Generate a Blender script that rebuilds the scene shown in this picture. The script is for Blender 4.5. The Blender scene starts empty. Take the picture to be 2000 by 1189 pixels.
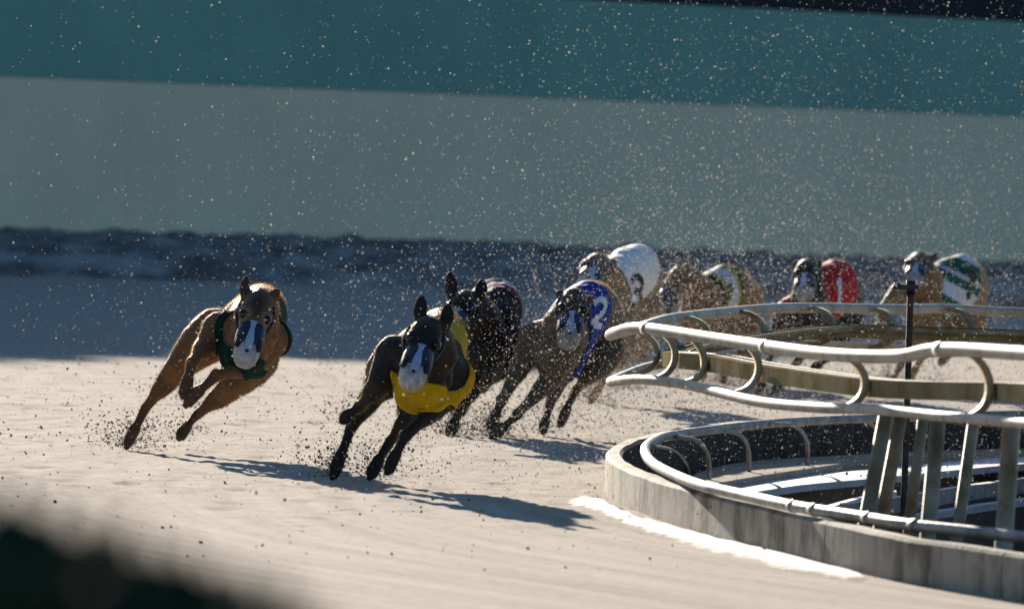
import bpy, bmesh, math, random
import numpy as np
from mathutils import Vector, Matrix, noise
from mathutils.bvhtree import BVHTree

rnd = random.Random(7)
scene = bpy.context.scene
COL = scene.collection

# ------------------------------------------------------------------ camera
W, H = 2000.0, 1189.0
F = 21000.0            # focal length in photograph pixels
CAMH = 0.95
YH = 250.0             # horizon row at the picture's centre column
ROLL = 0.036
PITCH = math.atan((H/2-YH)*math.cos(ROLL)/F)
fwd = Vector((0, math.cos(PITCH), -math.sin(PITCH)))
r0 = Vector((1, 0, 0)); u0 = Vector((0, math.sin(PITCH), math.cos(PITCH)))
RIGHT = r0*math.cos(ROLL)+u0*math.sin(ROLL)
UP = u0*math.cos(ROLL)-r0*math.sin(ROLL)
CAM = Vector((0, 0, CAMH))
cam_data = bpy.data.cameras.new('camera')
cam = bpy.data.objects.new('camera', cam_data); COL.objects.link(cam)
m = Matrix((RIGHT, UP, -fwd)).transposed().to_4x4(); m.translation = CAM
cam.matrix_world = m
cam_data.sensor_width = 36; cam_data.lens = F/W*36
cam_data.clip_start = 0.1; cam_data.clip_end = 2000
cam_data.dof.use_dof = True; cam_data.dof.focus_distance = 29.6; cam_data.dof.aperture_fstop = 12.0
scene.camera = cam
scene.render.resolution_x = 1024; scene.render.resolution_y = 608

# ------------------------------------------------------------------ world and sun
SUN_EL, SUN_AZ = math.radians(12.3), math.radians(-10)
world = bpy.data.worlds.new('World'); scene.world = world; world.use_nodes = True
nt = world.node_tree
sky = nt.nodes.new('ShaderNodeTexSky'); sky.sky_type = 'NISHITA'; sky.sun_disc = False
sky.sun_elevation = SUN_EL; sky.sun_rotation = SUN_AZ
sky.ozone_density = 4.4; sky.dust_density = 0.4; sky.air_density = 1.0
nt.links.new(sky.outputs[0], nt.nodes['Background'].inputs[0])
nt.nodes['Background'].inputs[1].default_value = 0.057
sl = bpy.data.lights.new('sun', 'SUN'); sl.energy = 5.0; sl.angle = math.radians(0.53); sl.color = (1, .90, .76)
so = bpy.data.objects.new('sun', sl); COL.objects.link(so); so.location = (-4, 60, 20)
sd = Vector((math.sin(SUN_AZ)*math.cos(SUN_EL), math.cos(SUN_AZ)*math.cos(SUN_EL), math.sin(SUN_EL)))
so.rotation_euler = (-sd).to_track_quat('-Z', 'Y').to_euler()
scene.view_settings.view_transform = 'Standard'; scene.view_settings.look = 'None'
scene.view_settings.exposure = 1.38; scene.view_settings.gamma = 1.0
scene.view_settings.use_curve_mapping = False

# ------------------------------------------------------------------ pixel helpers
def ray(px, py):
    return fwd+RIGHT*((px-W/2)/F)-UP*((py-H/2)/F)
def at(px, py, D):                       # the point on the pixel's ray at world depth D
    r = ray(px, py); return CAM+r*(D/r.y)
def on(px, py, z=0.0):                   # the point on the pixel's ray at height z
    r = ray(px, py); return CAM+r*((z-CAMH)/r.z)

# ------------------------------------------------------------------ materials
def mat(name, build):
    m = bpy.data.materials.new(name); m.use_nodes = True
    n = m.node_tree; b = n.nodes['Principled BSDF']
    build(n, b); return m
def N(n, t, **kw):
    x = n.nodes.new(t)
    for k, v in kw.items():
        if hasattr(x, k): setattr(x, k, v)
        else: x.inputs[k.replace('_', ' ')].default_value = v
    return x
def ramp(n, stops, interp='LINEAR'):
    r = n.nodes.new('ShaderNodeValToRGB'); r.color_ramp.interpolation = interp
    e = r.color_ramp.elements
    while len(e) < len(stops): e.new(.5)
    for i, (p, c) in enumerate(stops):
        e[i].position = p; e[i].color = (*c, 1) if len(c) == 3 else c
    return r
def coords(n, scale=(1, 1, 1)):
    g = n.nodes.new('ShaderNodeNewGeometry'); mp = n.nodes.new('ShaderNodeMapping')
    mp.inputs['Scale'].default_value = scale
    n.links.new(g.outputs['Position'], mp.inputs['Vector']); return mp.outputs[0]
def noisy(c1, c2, scale=8, rough=.7, detail=5, bump=0, bscale=60, sheen=0, stretch=(1, 1, 1), spec=.5, lo=.35, hi=.65, metal=0):
    def f(n, b):
        co = coords(n, stretch)
        t = N(n, 'ShaderNodeTexNoise', Scale=scale, Detail=detail, Roughness=.65); n.links.new(co, t.inputs['Vector'])
        r = ramp(n, [(lo, c1), (hi, c2)]); n.links.new(t.outputs[0], r.inputs[0]); n.links.new(r.outputs[0], b.inputs['Base Color'])
        b.inputs['Roughness'].default_value = rough; b.inputs['Sheen Weight'].default_value = sheen
        b.inputs['Specular IOR Level'].default_value = spec; b.inputs['Metallic'].default_value = metal
        if bump:
            t2 = N(n, 'ShaderNodeTexNoise', Scale=bscale, Detail=4); n.links.new(co, t2.inputs['Vector'])
            bp = N(n, 'ShaderNodeBump', Strength=bump, Distance=.004); n.links.new(t2.outputs[0], bp.inputs['Height']); n.links.new(bp.outputs[0], b.inputs['Normal'])
    return f
def plain(c, rough=.5, **kw):
    d = tuple(x*.78 for x in c); return noisy(d, c, 25, rough, **kw)

TRACK_C = (15.0, 28.0)                   # centre of the bend, for streaks that follow the track
def sand_nodes(n, b, c1=(.29, .24, .185), c2=(.56, .485, .395), rough=.95, spec=.008):
    g = n.nodes.new('ShaderNodeNewGeometry')
    sub = N(n, 'ShaderNodeVectorMath', operation='SUBTRACT'); sub.inputs[1].default_value = (*TRACK_C, 0)
    n.links.new(g.outputs['Position'], sub.inputs[0])
    ln = N(n, 'ShaderNodeVectorMath', operation='LENGTH'); n.links.new(sub.outputs[0], ln.inputs[0])
    sp = n.nodes.new('ShaderNodeSeparateXYZ'); n.links.new(sub.outputs[0], sp.inputs[0])
    an = N(n, 'ShaderNodeMath', operation='ARCTAN2'); n.links.new(sp.outputs[1], an.inputs[0]); n.links.new(sp.outputs[0], an.inputs[1])
    cb = n.nodes.new('ShaderNodeCombineXYZ'); n.links.new(ln.outputs['Value'], cb.inputs[0]); n.links.new(an.outputs[0], cb.inputs[1])
    mp = n.nodes.new('ShaderNodeMapping'); mp.inputs['Scale'].default_value = (9, 5, 1); n.links.new(cb.outputs[0], mp.inputs['Vector'])
    st = N(n, 'ShaderNodeTexNoise', Scale=1.2, Detail=6, Roughness=.7); n.links.new(mp.outputs[0], st.inputs['Vector'])
    gr = N(n, 'ShaderNodeTexNoise', Scale=26, Detail=7, Roughness=.75); n.links.new(g.outputs['Position'], gr.inputs['Vector'])
    ad = N(n, 'ShaderNodeMath', operation='ADD'); n.links.new(st.outputs[0], ad.inputs[0]); n.links.new(gr.outputs[0], ad.inputs[1])
    hf = N(n, 'ShaderNodeMath', operation='MULTIPLY'); hf.inputs[1].default_value = .5; n.links.new(ad.outputs[0], hf.inputs[0])
    r = ramp(n, [(.36, c1), (.62, c2)]); n.links.new(hf.outputs[0], r.inputs[0]); n.links.new(r.outputs[0], b.inputs['Base Color'])
    b.inputs['Roughness'].default_value = rough; b.inputs['Specular IOR Level'].default_value = spec
    bp = N(n, 'ShaderNodeBump', Strength=.16, Distance=.006); n.links.new(gr.outputs[0], bp.inputs['Height']); n.links.new(bp.outputs[0], b.inputs['Normal'])
M = {}
M['sand'] = mat('sand', lambda n, b: sand_nodes(n, b))
M['sun_glare'] = mat('sun_glare_sand', lambda n, b: sand_nodes(n, b, (.60, .57, .52), (.78, .76, .72), .42, .8))  # paler, glossier sand that stands in for sun glare
M['teal'] = mat('teal_paint', noisy((.17, .35, .29), (.21, .42, .34), .6, .6, bump=.1))
M['cream'] = mat('cream_paint', noisy((.80, .69, .46), (.90, .78, .53), .5, .7, bump=.1))
M['navy'] = mat('dark_boarding', noisy((.004, .006, .010), (.009, .012, .018), 1, .8))
M['concrete'] = mat('concrete', noisy((.09, .072, .05), (.38, .33, .26), 6, .9, detail=12, bump=.5, bscale=80, stretch=(1.5, .9, .6), lo=.34, hi=.54, spec=.1))
M['white'] = mat('weathered_white_paint', noisy((.22, .17, .10), (.46, .41, .33), 9, .55, detail=8, bump=.2, bscale=70, lo=.32, hi=.55, spec=.3))
M['rustwhite'] = mat('stained_paint', noisy((.17, .105, .035), (.42, .35, .24), 6, .6, detail=7, bump=.2, lo=.36, hi=.62, spec=.2))

M['beam'] = mat('ochre_stained_steel', noisy((.20, .14, .06), (.36, .30, .19), 5, .95, detail=7, bump=.2, lo=.36, hi=.62, spec=.0))
M['steel'] = mat('galvanised_steel', noisy((.16, .14, .12), (.40, .36, .30), 14, .55, metal=.3, bump=.2))
M['rust'] = mat('rusty_iron', noisy((.035, .018, .010), (.12, .05, .022), 30, .8, bump=.4))
M['black'] = mat('black_plastic', plain((.015, .015, .017), .45))
M['pit'] = mat('earth_and_pit_shade', noisy((.016, .014, .012), (.07, .06, .048), 9, .95, bump=.6, lo=.4, hi=.7))  # pit floor earth; on the kerb's inner faces it paints shade
M['plank'] = mat('pale_plank', noisy((.38, .38, .38), (.62, .62, .60), 5, .6, stretch=(3, 1, 1)))
M['clod'] = mat('sand_clod', noisy((.20, .15, .10), (.36, .29, .21), 60, .95))
def grain_nodes(n, b):
    n.nodes.remove(b); out = n.nodes['Material Output']
    d = N(n, 'ShaderNodeBsdfDiffuse'); d.inputs[0].default_value = (.62, .58, .52, 1)
    t = N(n, 'ShaderNodeBsdfTranslucent'); t.inputs[0].default_value = (.80, .75, .67, 1)
    x = N(n, 'ShaderNodeMixShader'); x.inputs[0].default_value = .45
    n.links.new(d.outputs[0], x.inputs[1]); n.links.new(t.outputs[0], x.inputs[2]); n.links.new(x.outputs[0], out.inputs[0])
M['grain'] = mat('translucent_sand_grain', grain_nodes)
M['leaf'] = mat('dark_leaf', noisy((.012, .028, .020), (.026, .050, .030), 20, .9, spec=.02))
M['eye'] = mat('dark_eye', plain((.012, .008, .006), .12))
M['cup'] = mat('white_muzzle_plastic', noisy((.30, .28, .24), (.54, .51, .46), 45, .6))
M['stripblue'] = mat('pale_muzzle_strip', plain((.40, .47, .60), .5))
M['basket'] = mat('navy_muzzle_plastic', plain((.015, .022, .045), .5))
M['numeralwhite'] = mat('white_print', plain((.72, .72, .72), .7))
M['hole'] = mat('black_opening', plain((.006, .006, .006), .8))

# ------------------------------------------------------------------ object helpers
def tag(o, label=None, cat=None, group=None, kind=None):
    if label: o['label'] = label
    if cat: o['category'] = cat
    if group: o['group'] = group
    if kind: o['kind'] = kind
    return o
def empty(name, loc):
    o = bpy.data.objects.new(name, None); COL.objects.link(o); o.location = loc; o.empty_display_size = .1
    return o
def root_loc(p):
    v = Vector((0, 0, 0))
    while p: v = v+p.location; p = p.parent
    return v
def obj(name, V, Fc, material, parent=None, smooth=True, origin=None):
    base = root_loc(parent) if parent else (Vector(origin) if origin is not None else Vector((0, 0, 0)))
    me = bpy.data.meshes.new(name)
    me.from_pydata([tuple(Vector(v)-base) for v in V], [], [tuple(f) for f in Fc]); me.update()
    if smooth: me.polygons.foreach_set('use_smooth', [True]*len(me.polygons))
    if material: me.materials.append(M[material] if isinstance(material, str) else material)
    o = bpy.data.objects.new(name, me); COL.objects.link(o)
    if parent: o.parent = parent
    else: o.location = base
    return o
def spline(P, sub=8):
    P = [Vector(p) for p in P]; out = []
    for i in range(len(P)-1):
        a = P[i-1] if i else P[0]*2-P[1]; b, c = P[i], P[i+1]; d = P[i+2] if i+2 < len(P) else P[-1]*2-P[-2]
        for k in range(sub):
            t = k/sub
            out.append(.5*((2*b)+(c-a)*t+(2*a-5*b+4*c-d)*t*t+(3*b-a-3*c+d)*t**3))
    out.append(P[-1]); return out
def loft(C, RW, RH, up=Vector((0, 0, 1)), seg=14, cap=True, power=1.0):
    """closed tube through centres C with half widths RW and half heights RH"""
    V, Fc = [], []
    n = len(C)
    for i in range(n):
        t = (C[min(i+1, n-1)]-C[max(i-1, 0)]).normalized()
        s = t.cross(up)
        if s.length < 1e-4: s = t.cross(Vector((1, 0, 0)))
        s.normalize(); u = s.cross(t)
        for k in range(seg):
            a = 2*math.pi*k/seg
            ca, sa = math.cos(a), math.sin(a)
            if power != 1: ca, sa = math.copysign(abs(ca)**power, ca), math.copysign(abs(sa)**power, sa)
            V.append(C[i]+s*(RW[i]*ca)+u*(RH[i]*sa))
    for i in range(n-1):
        for k in range(seg):
            a, b = i*seg+k, i*seg+(k+1) % seg
            Fc.append((a, b, b+seg, a+seg))
    if cap:
        Fc.append(tuple(range(seg-1, -1, -1))); Fc.append(tuple((n-1)*seg+k for k in range(seg)))
    return V, Fc
def tube(name, P, r, material, parent=None, seg=12, sub=8, origin=None):
    C = spline(P, sub) if sub > 1 else [Vector(p) for p in P]
    V, Fc = loft(C, [r]*len(C), [r]*len(C), seg=seg)
    return obj(name, V, Fc, material, parent, origin=origin)
def boxpts(c, x, y, z):
    """box at centre c with half-extent vectors x, y, z"""
    c = Vector(c); V = [c+x*a+y*b+z*d for a in (-1, 1) for b in (-1, 1) for d in (-1, 1)]
    return V, [(0, 1, 3, 2), (4, 6, 7, 5), (0, 4, 5, 1), (2, 3, 7, 6), (0, 2, 6, 4), (1, 5, 7, 3)]
def merge(parts):
    V, Fc = [], []
    for v, f in parts:
        o = len(V); V += list(v); Fc += [tuple(i+o for i in q) for q in f]
    return V, Fc

# ------------------------------------------------------------------ ground
def berm(x, y):
    yb = 62.5+.35*x+.5*noise.noise((x*.5, 0, 3))          # foot of the bank
    t = (y-yb)
    if t <= 0: return 0
    h = .11*min(1, t/1.1)**.8+.05*min(1, max(0, t-1)/7)
    h *= 1-.25*max(0, min(1, (x+1)/4))
    return h+.045*min(1, t)*(noise.fractal((x*4.2, y*1.8, 0), .6, 2, 6))
def ground_z(x, y):
    z = 0
    if y < 50:
        r = math.hypot(x-TRACK_C[0], y-TRACK_C[1]); th = math.atan2(y-TRACK_C[1], x-TRACK_C[0])
        z += .0035*noise.noise((r*5, th*9, 0))+.0022*noise.noise((r*22, th*16, 5))
        k = max(0, min(1, (y-24)/3))*max(0, min(1, (45-y)/4))
        d = noise.noise((x*5, y*2.2, 9)); d2 = noise.noise((x*11, y*5, 2))
        z += k*(.007*max(0, d-.1)-.020*max(0, d2-.24)+.005*noise.noise((x*30, y*14, 4))+.004*noise.noise((x*55, y*30, 7)))
    return z
def gridlines(segs):
    out = []
    for a, b, s in segs:
        n = max(1, int(round((b-a)/s))); out += [a+(b-a)*i/n for i in range(n)]
    out.append(segs[-1][1]); return out
gx = gridlines([(-150, -20, 26), (-20, -5, 3), (-5, -2.2, .14), (-2.2, 2.4, .032), (2.4, 6, .18), (6, 20, 3), (20, 150, 26)])
gy = gridlines([(-20, 14, 8), (14, 21, .35), (21, 46, .06), (46, 60, .5), (60, 77, .12), (77, 100, 3), (100, 400, 50)])
nx, ny = len(gx), len(gy)
V = [(x, y, ground_z(x, y)) for y in gy for x in gx]
KZ = .097; TH = .045
KPX = [(2320, 1130), (2150, 1106), (2000, 1083), (1775, 1050), (1640, 1024), (1505, 994), (1388, 967), (1280, 936), (1220, 914), (1190, 897), (1183, 882), (1195, 870), (1225, 857), (1268, 847), (1345, 831), (1445, 822), (1600, 814), (1800, 807), (2000, 803), (2300, 800)]
KC = spline([on(x, y, KZ) for x, y in KPX], 10)
NK = len(KC)
KC = KC+[KC[-1].lerp(KC[0], k/40)+Vector((.25*math.sin(math.pi*k/40), 0, 0)) for k in range(1, 41)]     # the ring closes at its far end
kp = np.array([(p.x, p.y) for p in KC[:-1]])
def in_pit(x, y):
    x1, y1 = kp[:, 0], kp[:, 1]; x2, y2 = np.roll(x1, -1), np.roll(y1, -1)
    c = (y1 > y) != (y2 > y)
    return bool(np.sum(c & (x < (x2-x1)*(y-y1)/np.where(y2 == y1, 1e-9, y2-y1)+x1)) % 2)
pb = (kp[:, 0].min(), kp[:, 0].max(), kp[:, 1].min(), kp[:, 1].max())
ins = [pb[0] < v[0] < pb[1] and pb[2] < v[1] < pb[3] and in_pit(v[0], v[1]) for v in V]
Fc = [q for q in ((j*nx+i, j*nx+i+1, (j+1)*nx+i+1, (j+1)*nx+i) for j in range(ny-1) for i in range(nx-1)) if not all(ins[k] for k in q)]
tag(obj('sand_track', V, Fc, 'sand'), kind='structure')
# bank of loose soil heaped along the wall
bx = gridlines([(-16, -5, .5), (-5, 5, .05), (5, 16, .5)])
V, Fc = [], []
rows = [-.4, -.2, -.05] + [.1*k for k in range(0, 31)]+[3.4+.4*k for k in range(0, 22)]
for t in rows:
    for x in bx:
        y = 62.5+.35*x+.5*noise.noise((x*.5, 0, 3))+t; V.append((x, y, berm(x, y)-(.03 if t < 0 else 0)+.006))
nb_ = len(bx)
Fc = [(j*nb_+i, j*nb_+i+1, (j+1)*nb_+i+1, (j+1)*nb_+i) for j in range(len(rows)-1) for i in range(nb_-1)]
tag(obj('soil_bank', V, Fc, mat('loose_soil', noisy((.15, .135, .115), (.40, .365, .32), 3.0, .95, detail=8, bump=.5, bscale=14, stretch=(.8, .35, 2.2), lo=.40, hi=.60, spec=.02))), kind='structure')

# ------------------------------------------------------------------ boundary wall behind the track
WALLP = [Vector((-45, 60, 0)), Vector((-14, 63.0, 0)), Vector((-5.2, 67.6, 0)), Vector((0, 74.6, 0)), Vector((5.5, 81.6, 0)), Vector((14, 90, 0)), Vector((50, 112, 0))]
wall = tag(empty('boundary_wall', (0, 74.6, 0)), 'long boundary wall painted cream below and teal above with dark boarding on top, extended out of view to shade the track', 'wall')
def wall_run(a, b, first):
    d = (b-a); L = d.length; d.normalize(); nrm = Vector((d.y, -d.x, 0))
    n = max(1, int(round(L/4.6)))
    for i in range(n):
        p, q = a+d*(L*i/n+.002), a+d*(L*(i+1)/n-.002)
        mid = (p+q)/2; hx = (q-p)/2
        for name, z0, z1, m_, off in (('lower_panel', -.3, 1.165, 'cream', 0), ('upper_panel', 1.169, 1.862, 'teal', .004)):
            v, f = boxpts(mid+Vector((0, 0, (z0+z1)/2))+nrm*off, hx, nrm*.04, Vector((0, 0, (z1-z0)/2)))
            obj(name, v, f, m_, wall, smooth=False)
    n = max(1, int(round(L/(.5 if -15 < a.x < 1 else 4))))
    for i in range(n):
        p, q = a+d*(L*i/n+.002), a+d*(L*(i+1)/n-.002); mid = (p+q)/2
        top = float(np.interp(mid.x, [-6.6, -5.3, -5.08, -4.95, -4.2, -3.1, -1.7], [5.9, 5.4, 5.45, 5.9, 5.85, 5.35, 5.08]))  # unseen upper heights shaped to cast the shadow edge on the track
        v, f = boxpts(mid+Vector((0, 0, (1.866+top)/2))+nrm*-.03, (q-p)/2, nrm*.04, Vector((0, 0, (top-1.866)/2)))
        obj('shadow_board', v, f, 'navy', wall, smooth=False)
for i in range(len(WALLP)-1): wall_run(WALLP[i], WALLP[i+1], i)
V, Fc = [], []
for i, p in enumerate(WALLP):
    d = (WALLP[min(i+1, len(WALLP)-1)]-WALLP[max(i-1, 0)]).normalized(); b = Vector((-d.y, d.x, 0))
    V += [p+b*.075+Vector((0, 0, -.3)), p+b*.075+Vector((0, 0, 3.0)), p+b*.2+Vector((0, 0, 3.0)), p+b*.2+Vector((0, 0, -.3))]
for i in range(len(WALLP)-1):
    for j in range(4): Fc.append((i*4+j, i*4+(j+1) % 4, i*4+4+(j+1) % 4, i*4+4+j))
obj('light_stop_backing', V, Fc, 'concrete', wall, smooth=False)  # unseen slab added to stop sunlight leaking between the panels

# ------------------------------------------------------------------ kerb, its rail and the pit inside it
def inward(C, i):
    t = (C[min(i+1, len(C)-1)]-C[max(i-1, 0)]); t.z = 0; t.normalize(); return Vector((t.y, -t.x, 0))
kin = [inward(KC, i) for i in range(len(KC))]
if kin[5].x < 0: kin = [-k for k in kin]
kerb = tag(empty('concrete_kerb', on(1183, 960)), 'low curved concrete kerb with dark water stains edging the sand track', 'kerb')
cuts = [0, 22, 42, 55, 74, 92, 112, 132, 150, 170, NK-1, NK+13, NK+26, len(KC)-1]
for a, b in zip(cuts[:-1], cuts[1:]):
    V, Fc = [], []
    for i in range(a, b+1):
        p = KC[i]; k = kin[i]; p0 = Vector((p.x, p.y, 0))
        sh = Vector((0, 0, 0))
        if i == a or i == b:
            t = (KC[min(i+1, len(KC)-1)]-KC[max(i-1, 0)]).normalized(); sh = t*(.004 if i == a else -.004)
        zz = KZ+.0025*noise.noise((p.x*6, p.y*3, 0))
        V += [p0+sh+Vector((0, 0, -.62)), p0+sh+Vector((0, 0, zz-.008)), p0+sh+k*.008+Vector((0, 0, zz)), p0+sh+k*(TH-.008)+Vector((0, 0, zz)), p0+sh+k*TH+Vector((0, 0, zz-.008)), p0+sh+k*TH+Vector((0, 0, -.62))]
    n = b-a+1
    for i in range(n-1):
        for j in range(6):
            Fc.append((i*6+j, i*6+(j+1) % 6, (i+1)*6+(j+1) % 6, (i+1)*6+j))
    Fc += [tuple(range(5, -1, -1)), tuple((n-1)*6+j for j in range(6))]
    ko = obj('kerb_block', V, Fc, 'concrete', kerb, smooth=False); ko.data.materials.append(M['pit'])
    for i in range(n-1): ko.data.polygons[i*6+4].material_index = 1  # inner faces coloured near black to paint the pit's shade
# strip of sand along the kerb, sun glare painted in as white and gloss
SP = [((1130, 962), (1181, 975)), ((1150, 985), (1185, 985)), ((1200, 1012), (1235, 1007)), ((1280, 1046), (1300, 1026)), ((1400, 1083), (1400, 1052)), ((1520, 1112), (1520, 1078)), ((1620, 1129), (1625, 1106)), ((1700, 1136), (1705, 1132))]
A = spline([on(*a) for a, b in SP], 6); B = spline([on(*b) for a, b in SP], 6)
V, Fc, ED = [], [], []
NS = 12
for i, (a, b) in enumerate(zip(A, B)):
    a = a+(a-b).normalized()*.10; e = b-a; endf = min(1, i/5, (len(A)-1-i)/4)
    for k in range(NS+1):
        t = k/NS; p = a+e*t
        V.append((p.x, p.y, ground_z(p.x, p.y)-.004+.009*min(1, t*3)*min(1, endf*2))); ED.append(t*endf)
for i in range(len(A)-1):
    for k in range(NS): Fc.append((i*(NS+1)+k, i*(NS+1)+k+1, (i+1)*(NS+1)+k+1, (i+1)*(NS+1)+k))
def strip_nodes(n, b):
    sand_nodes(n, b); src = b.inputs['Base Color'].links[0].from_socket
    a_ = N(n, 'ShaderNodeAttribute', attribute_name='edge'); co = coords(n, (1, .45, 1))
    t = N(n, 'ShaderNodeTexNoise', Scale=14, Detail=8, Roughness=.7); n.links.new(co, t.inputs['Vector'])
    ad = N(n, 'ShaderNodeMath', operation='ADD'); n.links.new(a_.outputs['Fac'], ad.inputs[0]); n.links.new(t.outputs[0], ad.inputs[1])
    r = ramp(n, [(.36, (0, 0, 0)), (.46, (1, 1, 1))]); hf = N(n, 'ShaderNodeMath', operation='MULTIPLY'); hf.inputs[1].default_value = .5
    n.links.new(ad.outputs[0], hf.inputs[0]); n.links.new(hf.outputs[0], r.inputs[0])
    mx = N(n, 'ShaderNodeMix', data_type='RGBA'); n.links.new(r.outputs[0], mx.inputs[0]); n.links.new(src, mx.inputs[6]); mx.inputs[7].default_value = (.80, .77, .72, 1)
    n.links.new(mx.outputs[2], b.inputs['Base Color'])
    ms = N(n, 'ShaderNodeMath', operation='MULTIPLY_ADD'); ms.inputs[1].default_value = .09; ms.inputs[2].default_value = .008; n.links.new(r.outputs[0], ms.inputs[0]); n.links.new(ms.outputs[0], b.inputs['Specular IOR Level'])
so_ = obj('painted_glare_strip', V, Fc, mat('painted_glare_sand', strip_nodes)); tag(so_, kind='structure')
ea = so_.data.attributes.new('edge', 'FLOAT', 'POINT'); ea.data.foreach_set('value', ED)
# pit floor
nk = 100
V, Fc = [], []
half = len(KC)//2
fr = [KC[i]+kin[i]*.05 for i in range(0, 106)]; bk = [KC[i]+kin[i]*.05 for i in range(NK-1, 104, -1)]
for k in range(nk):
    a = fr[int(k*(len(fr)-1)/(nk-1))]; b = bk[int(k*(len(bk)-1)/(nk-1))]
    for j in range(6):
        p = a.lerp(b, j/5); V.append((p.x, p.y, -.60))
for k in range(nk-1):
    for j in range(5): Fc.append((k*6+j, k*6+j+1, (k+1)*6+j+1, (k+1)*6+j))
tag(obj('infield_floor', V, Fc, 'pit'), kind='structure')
def slab(name, up_px, lo_px, z, thick, material, parent=None, sub=8):
    A = spline([on(x, y, z) for x, y in up_px], sub); B = spline([on(x, y, z) for x, y in lo_px], sub)
    V, Fc = [], []
    d = Vector((0, 0, thick))
    for a, b in zip(A, B): V += [a, b, b-d, a-d]
    for i in range(len(A)-1):
        for j in range(4): Fc.append((i*4+j, i*4+(j+1) % 4, (i+1)*4+(j+1) % 4, (i+1)*4+j))
    n = len(A)
    Fc += [(3, 2, 1, 0), tuple((n-1)*4+j for j in range(4))]
    return obj(name, V, Fc, material, parent, smooth=False, origin=None if parent else A[0])
tag(slab('sand_ledge', [(1345, 930), (1420, 907), (1560, 891), (1750, 878), (2000, 866), (2200, 860)], [(1380, 948), (1440, 936), (1560, 917), (1750, 892), (2000, 880), (2200, 874)], -.02, .5, 'sand'), kind='structure')
tag(slab('pale_plank', [(1425, 948), (1560, 930), (1700, 916), (1850, 902), (2000, 889), (2200, 876)], [(1475, 960), (1570, 946), (1700, 934), (1850, 919), (2000, 905), (2200, 893)], -.04, .02, 'plank'), 'long pale plank lying in the pit beside the sunlit sand ledge', 'plank', None)
tag(slab('steel_channel', [(1640, 982), (1750, 968), (1850, 951), (2000, 932), (2200, 915)], [(1645, 985), (1755, 971), (1855, 954), (2000, 935), (2200, 918)], -.03, .042, 'steel'), 'grey steel channel crossing the pit under the posts', 'channel')
tag(slab('narrow_batten', [(1600, 990), (1690, 966), (1750, 957)], [(1612, 993), (1694, 969), (1752, 960)], -.05, .015, 'plank'), 'narrow pale batten propped behind the kerb tube', 'batten')
tag(slab('short_batten', [(1760, 1005), (1850, 992), (1960, 976), (2100, 960)], [(1762, 1010), (1852, 996), (1962, 980), (2100, 964)], -.08, .02, 'plank'), 'weathered batten in the dark pit below the steel channel', 'batten')
# kerb rail
krail = tag(empty('kerb_rail', on(1260, 940)), 'grey steel pipe rail with curved arms just inside the concrete kerb', 'rail')
KR = [(2300, 1088), (2000, 1049), (1788, 1026), (1686, 1010), (1550, 988), (1422, 960), (1377, 950), (1332, 934), (1283, 910), (1263, 890), (1263, 872), (1291, 855), (1332, 847), (1400, 838), (1490, 828), (1581, 822), (1750, 815), (2000, 809), (2300, 806)]
KRW = spline([on(x, y, .115) for x, y in KR], 10)
tube('pipe', KRW, .0135, 'steel', krail, sub=1)
for px, py in ((1545, 987), (1594, 995), (1690, 1011), (1790, 1026)):
    c = on(px, py, .115); i = min(range(len(KRW)), key=lambda k: (KRW[k]-c).length); t = (KRW[i+1]-KRW[i-1]).normalized()
    tube('pipe_joint', [KRW[i]-t*.018, KRW[i]+t*.018], .0155, 'steel', krail, sub=1)
for arm in ([(1275, 872), (1315, 881), (1338, 905), (1345, 932)], [(1320, 852), (1362, 861), (1383, 890), (1385, 936)], [(1400, 838), (1443, 848), (1461, 875), (1463, 921)], [(1500, 828), (1553, 832), (1576, 863), (1577, 909)], [(1655, 819), (1697, 826), (1715, 852), (1717, 893)]):
    p0 = on(*arm[0], .115); p3 = on(*arm[3], -.02)
    ds = [p0.y, p0.y+(p3.y-p0.y)*.4, p0.y+(p3.y-p0.y)*.9, p3.y]
    pts = [at(x, y, d) for (x, y), d in zip(arm, ds)]; pts.append(Vector((pts[-1].x, pts[-1].y, -.10)))
    tube('arm', pts, .0065, 'steel', krail, seg=8)

# ------------------------------------------------------------------ hare rail
S = .88
hare = tag(empty('hare_rail', on(1720, 1030, -.6)), 'raised white tubular hare rail with curved brackets looping above the kerb', 'rail')
TOP = [(2330, 712, 23.5), (2150, 698, 25), (2000, 690, 26), (1840, 682, 27), (1750, 696, 27.5), (1600, 690, 28.4), (1400, 662, 30.2), (1255, 641, 31.5), (1206, 649, 32.1), (1192, 655, 32.7), (1207, 650, 33.5), (1258, 637, 34.3), (1320, 621, 35), (1450, 607, 36.2), (1560, 601, 37), (1750, 604, 37.7), (1850, 603, 38), (2000, 611, 38.4), (2300, 620, 39)]
LOW = [(2330, 852, 23.5), (2150, 838, 25), (2000, 826, 26), (1850, 814, 27), (1700, 799, 27.8), (1600, 796, 28.4), (1480, 784, 29.3), (1350, 753, 30.8), (1255, 741, 31.5), (1206, 744, 32.1), (1192, 746, 32.7), (1207, 738, 33.5), (1262, 717, 34.3), (1320, 707, 35), (1450, 686, 36.2), (1560, 672, 37), (1750, 680, 37.7), (1850, 684, 38), (2000, 690, 38.4), (2300, 700, 39)]
TOPW = spline([at(x, y, d*S) for x, y, d in TOP], 10)
LOWW = spline([at(x, y, d*S) for x, y, d in LOW], 10)
for px in (1262, 1500, 1840):
    i = min(range(len(TOPW)//2), key=lambda k: abs(W/2+F*(TOPW[k]-CAM).dot(RIGHT)/(TOPW[k]-CAM).dot(fwd)-px)); t = (TOPW[i+1]-TOPW[i-1]).normalized()
    tube('tube_joint', [TOPW[i]-t*.03, TOPW[i]+t*.03], .0175, 'white', hare, sub=1, seg=16)
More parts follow.
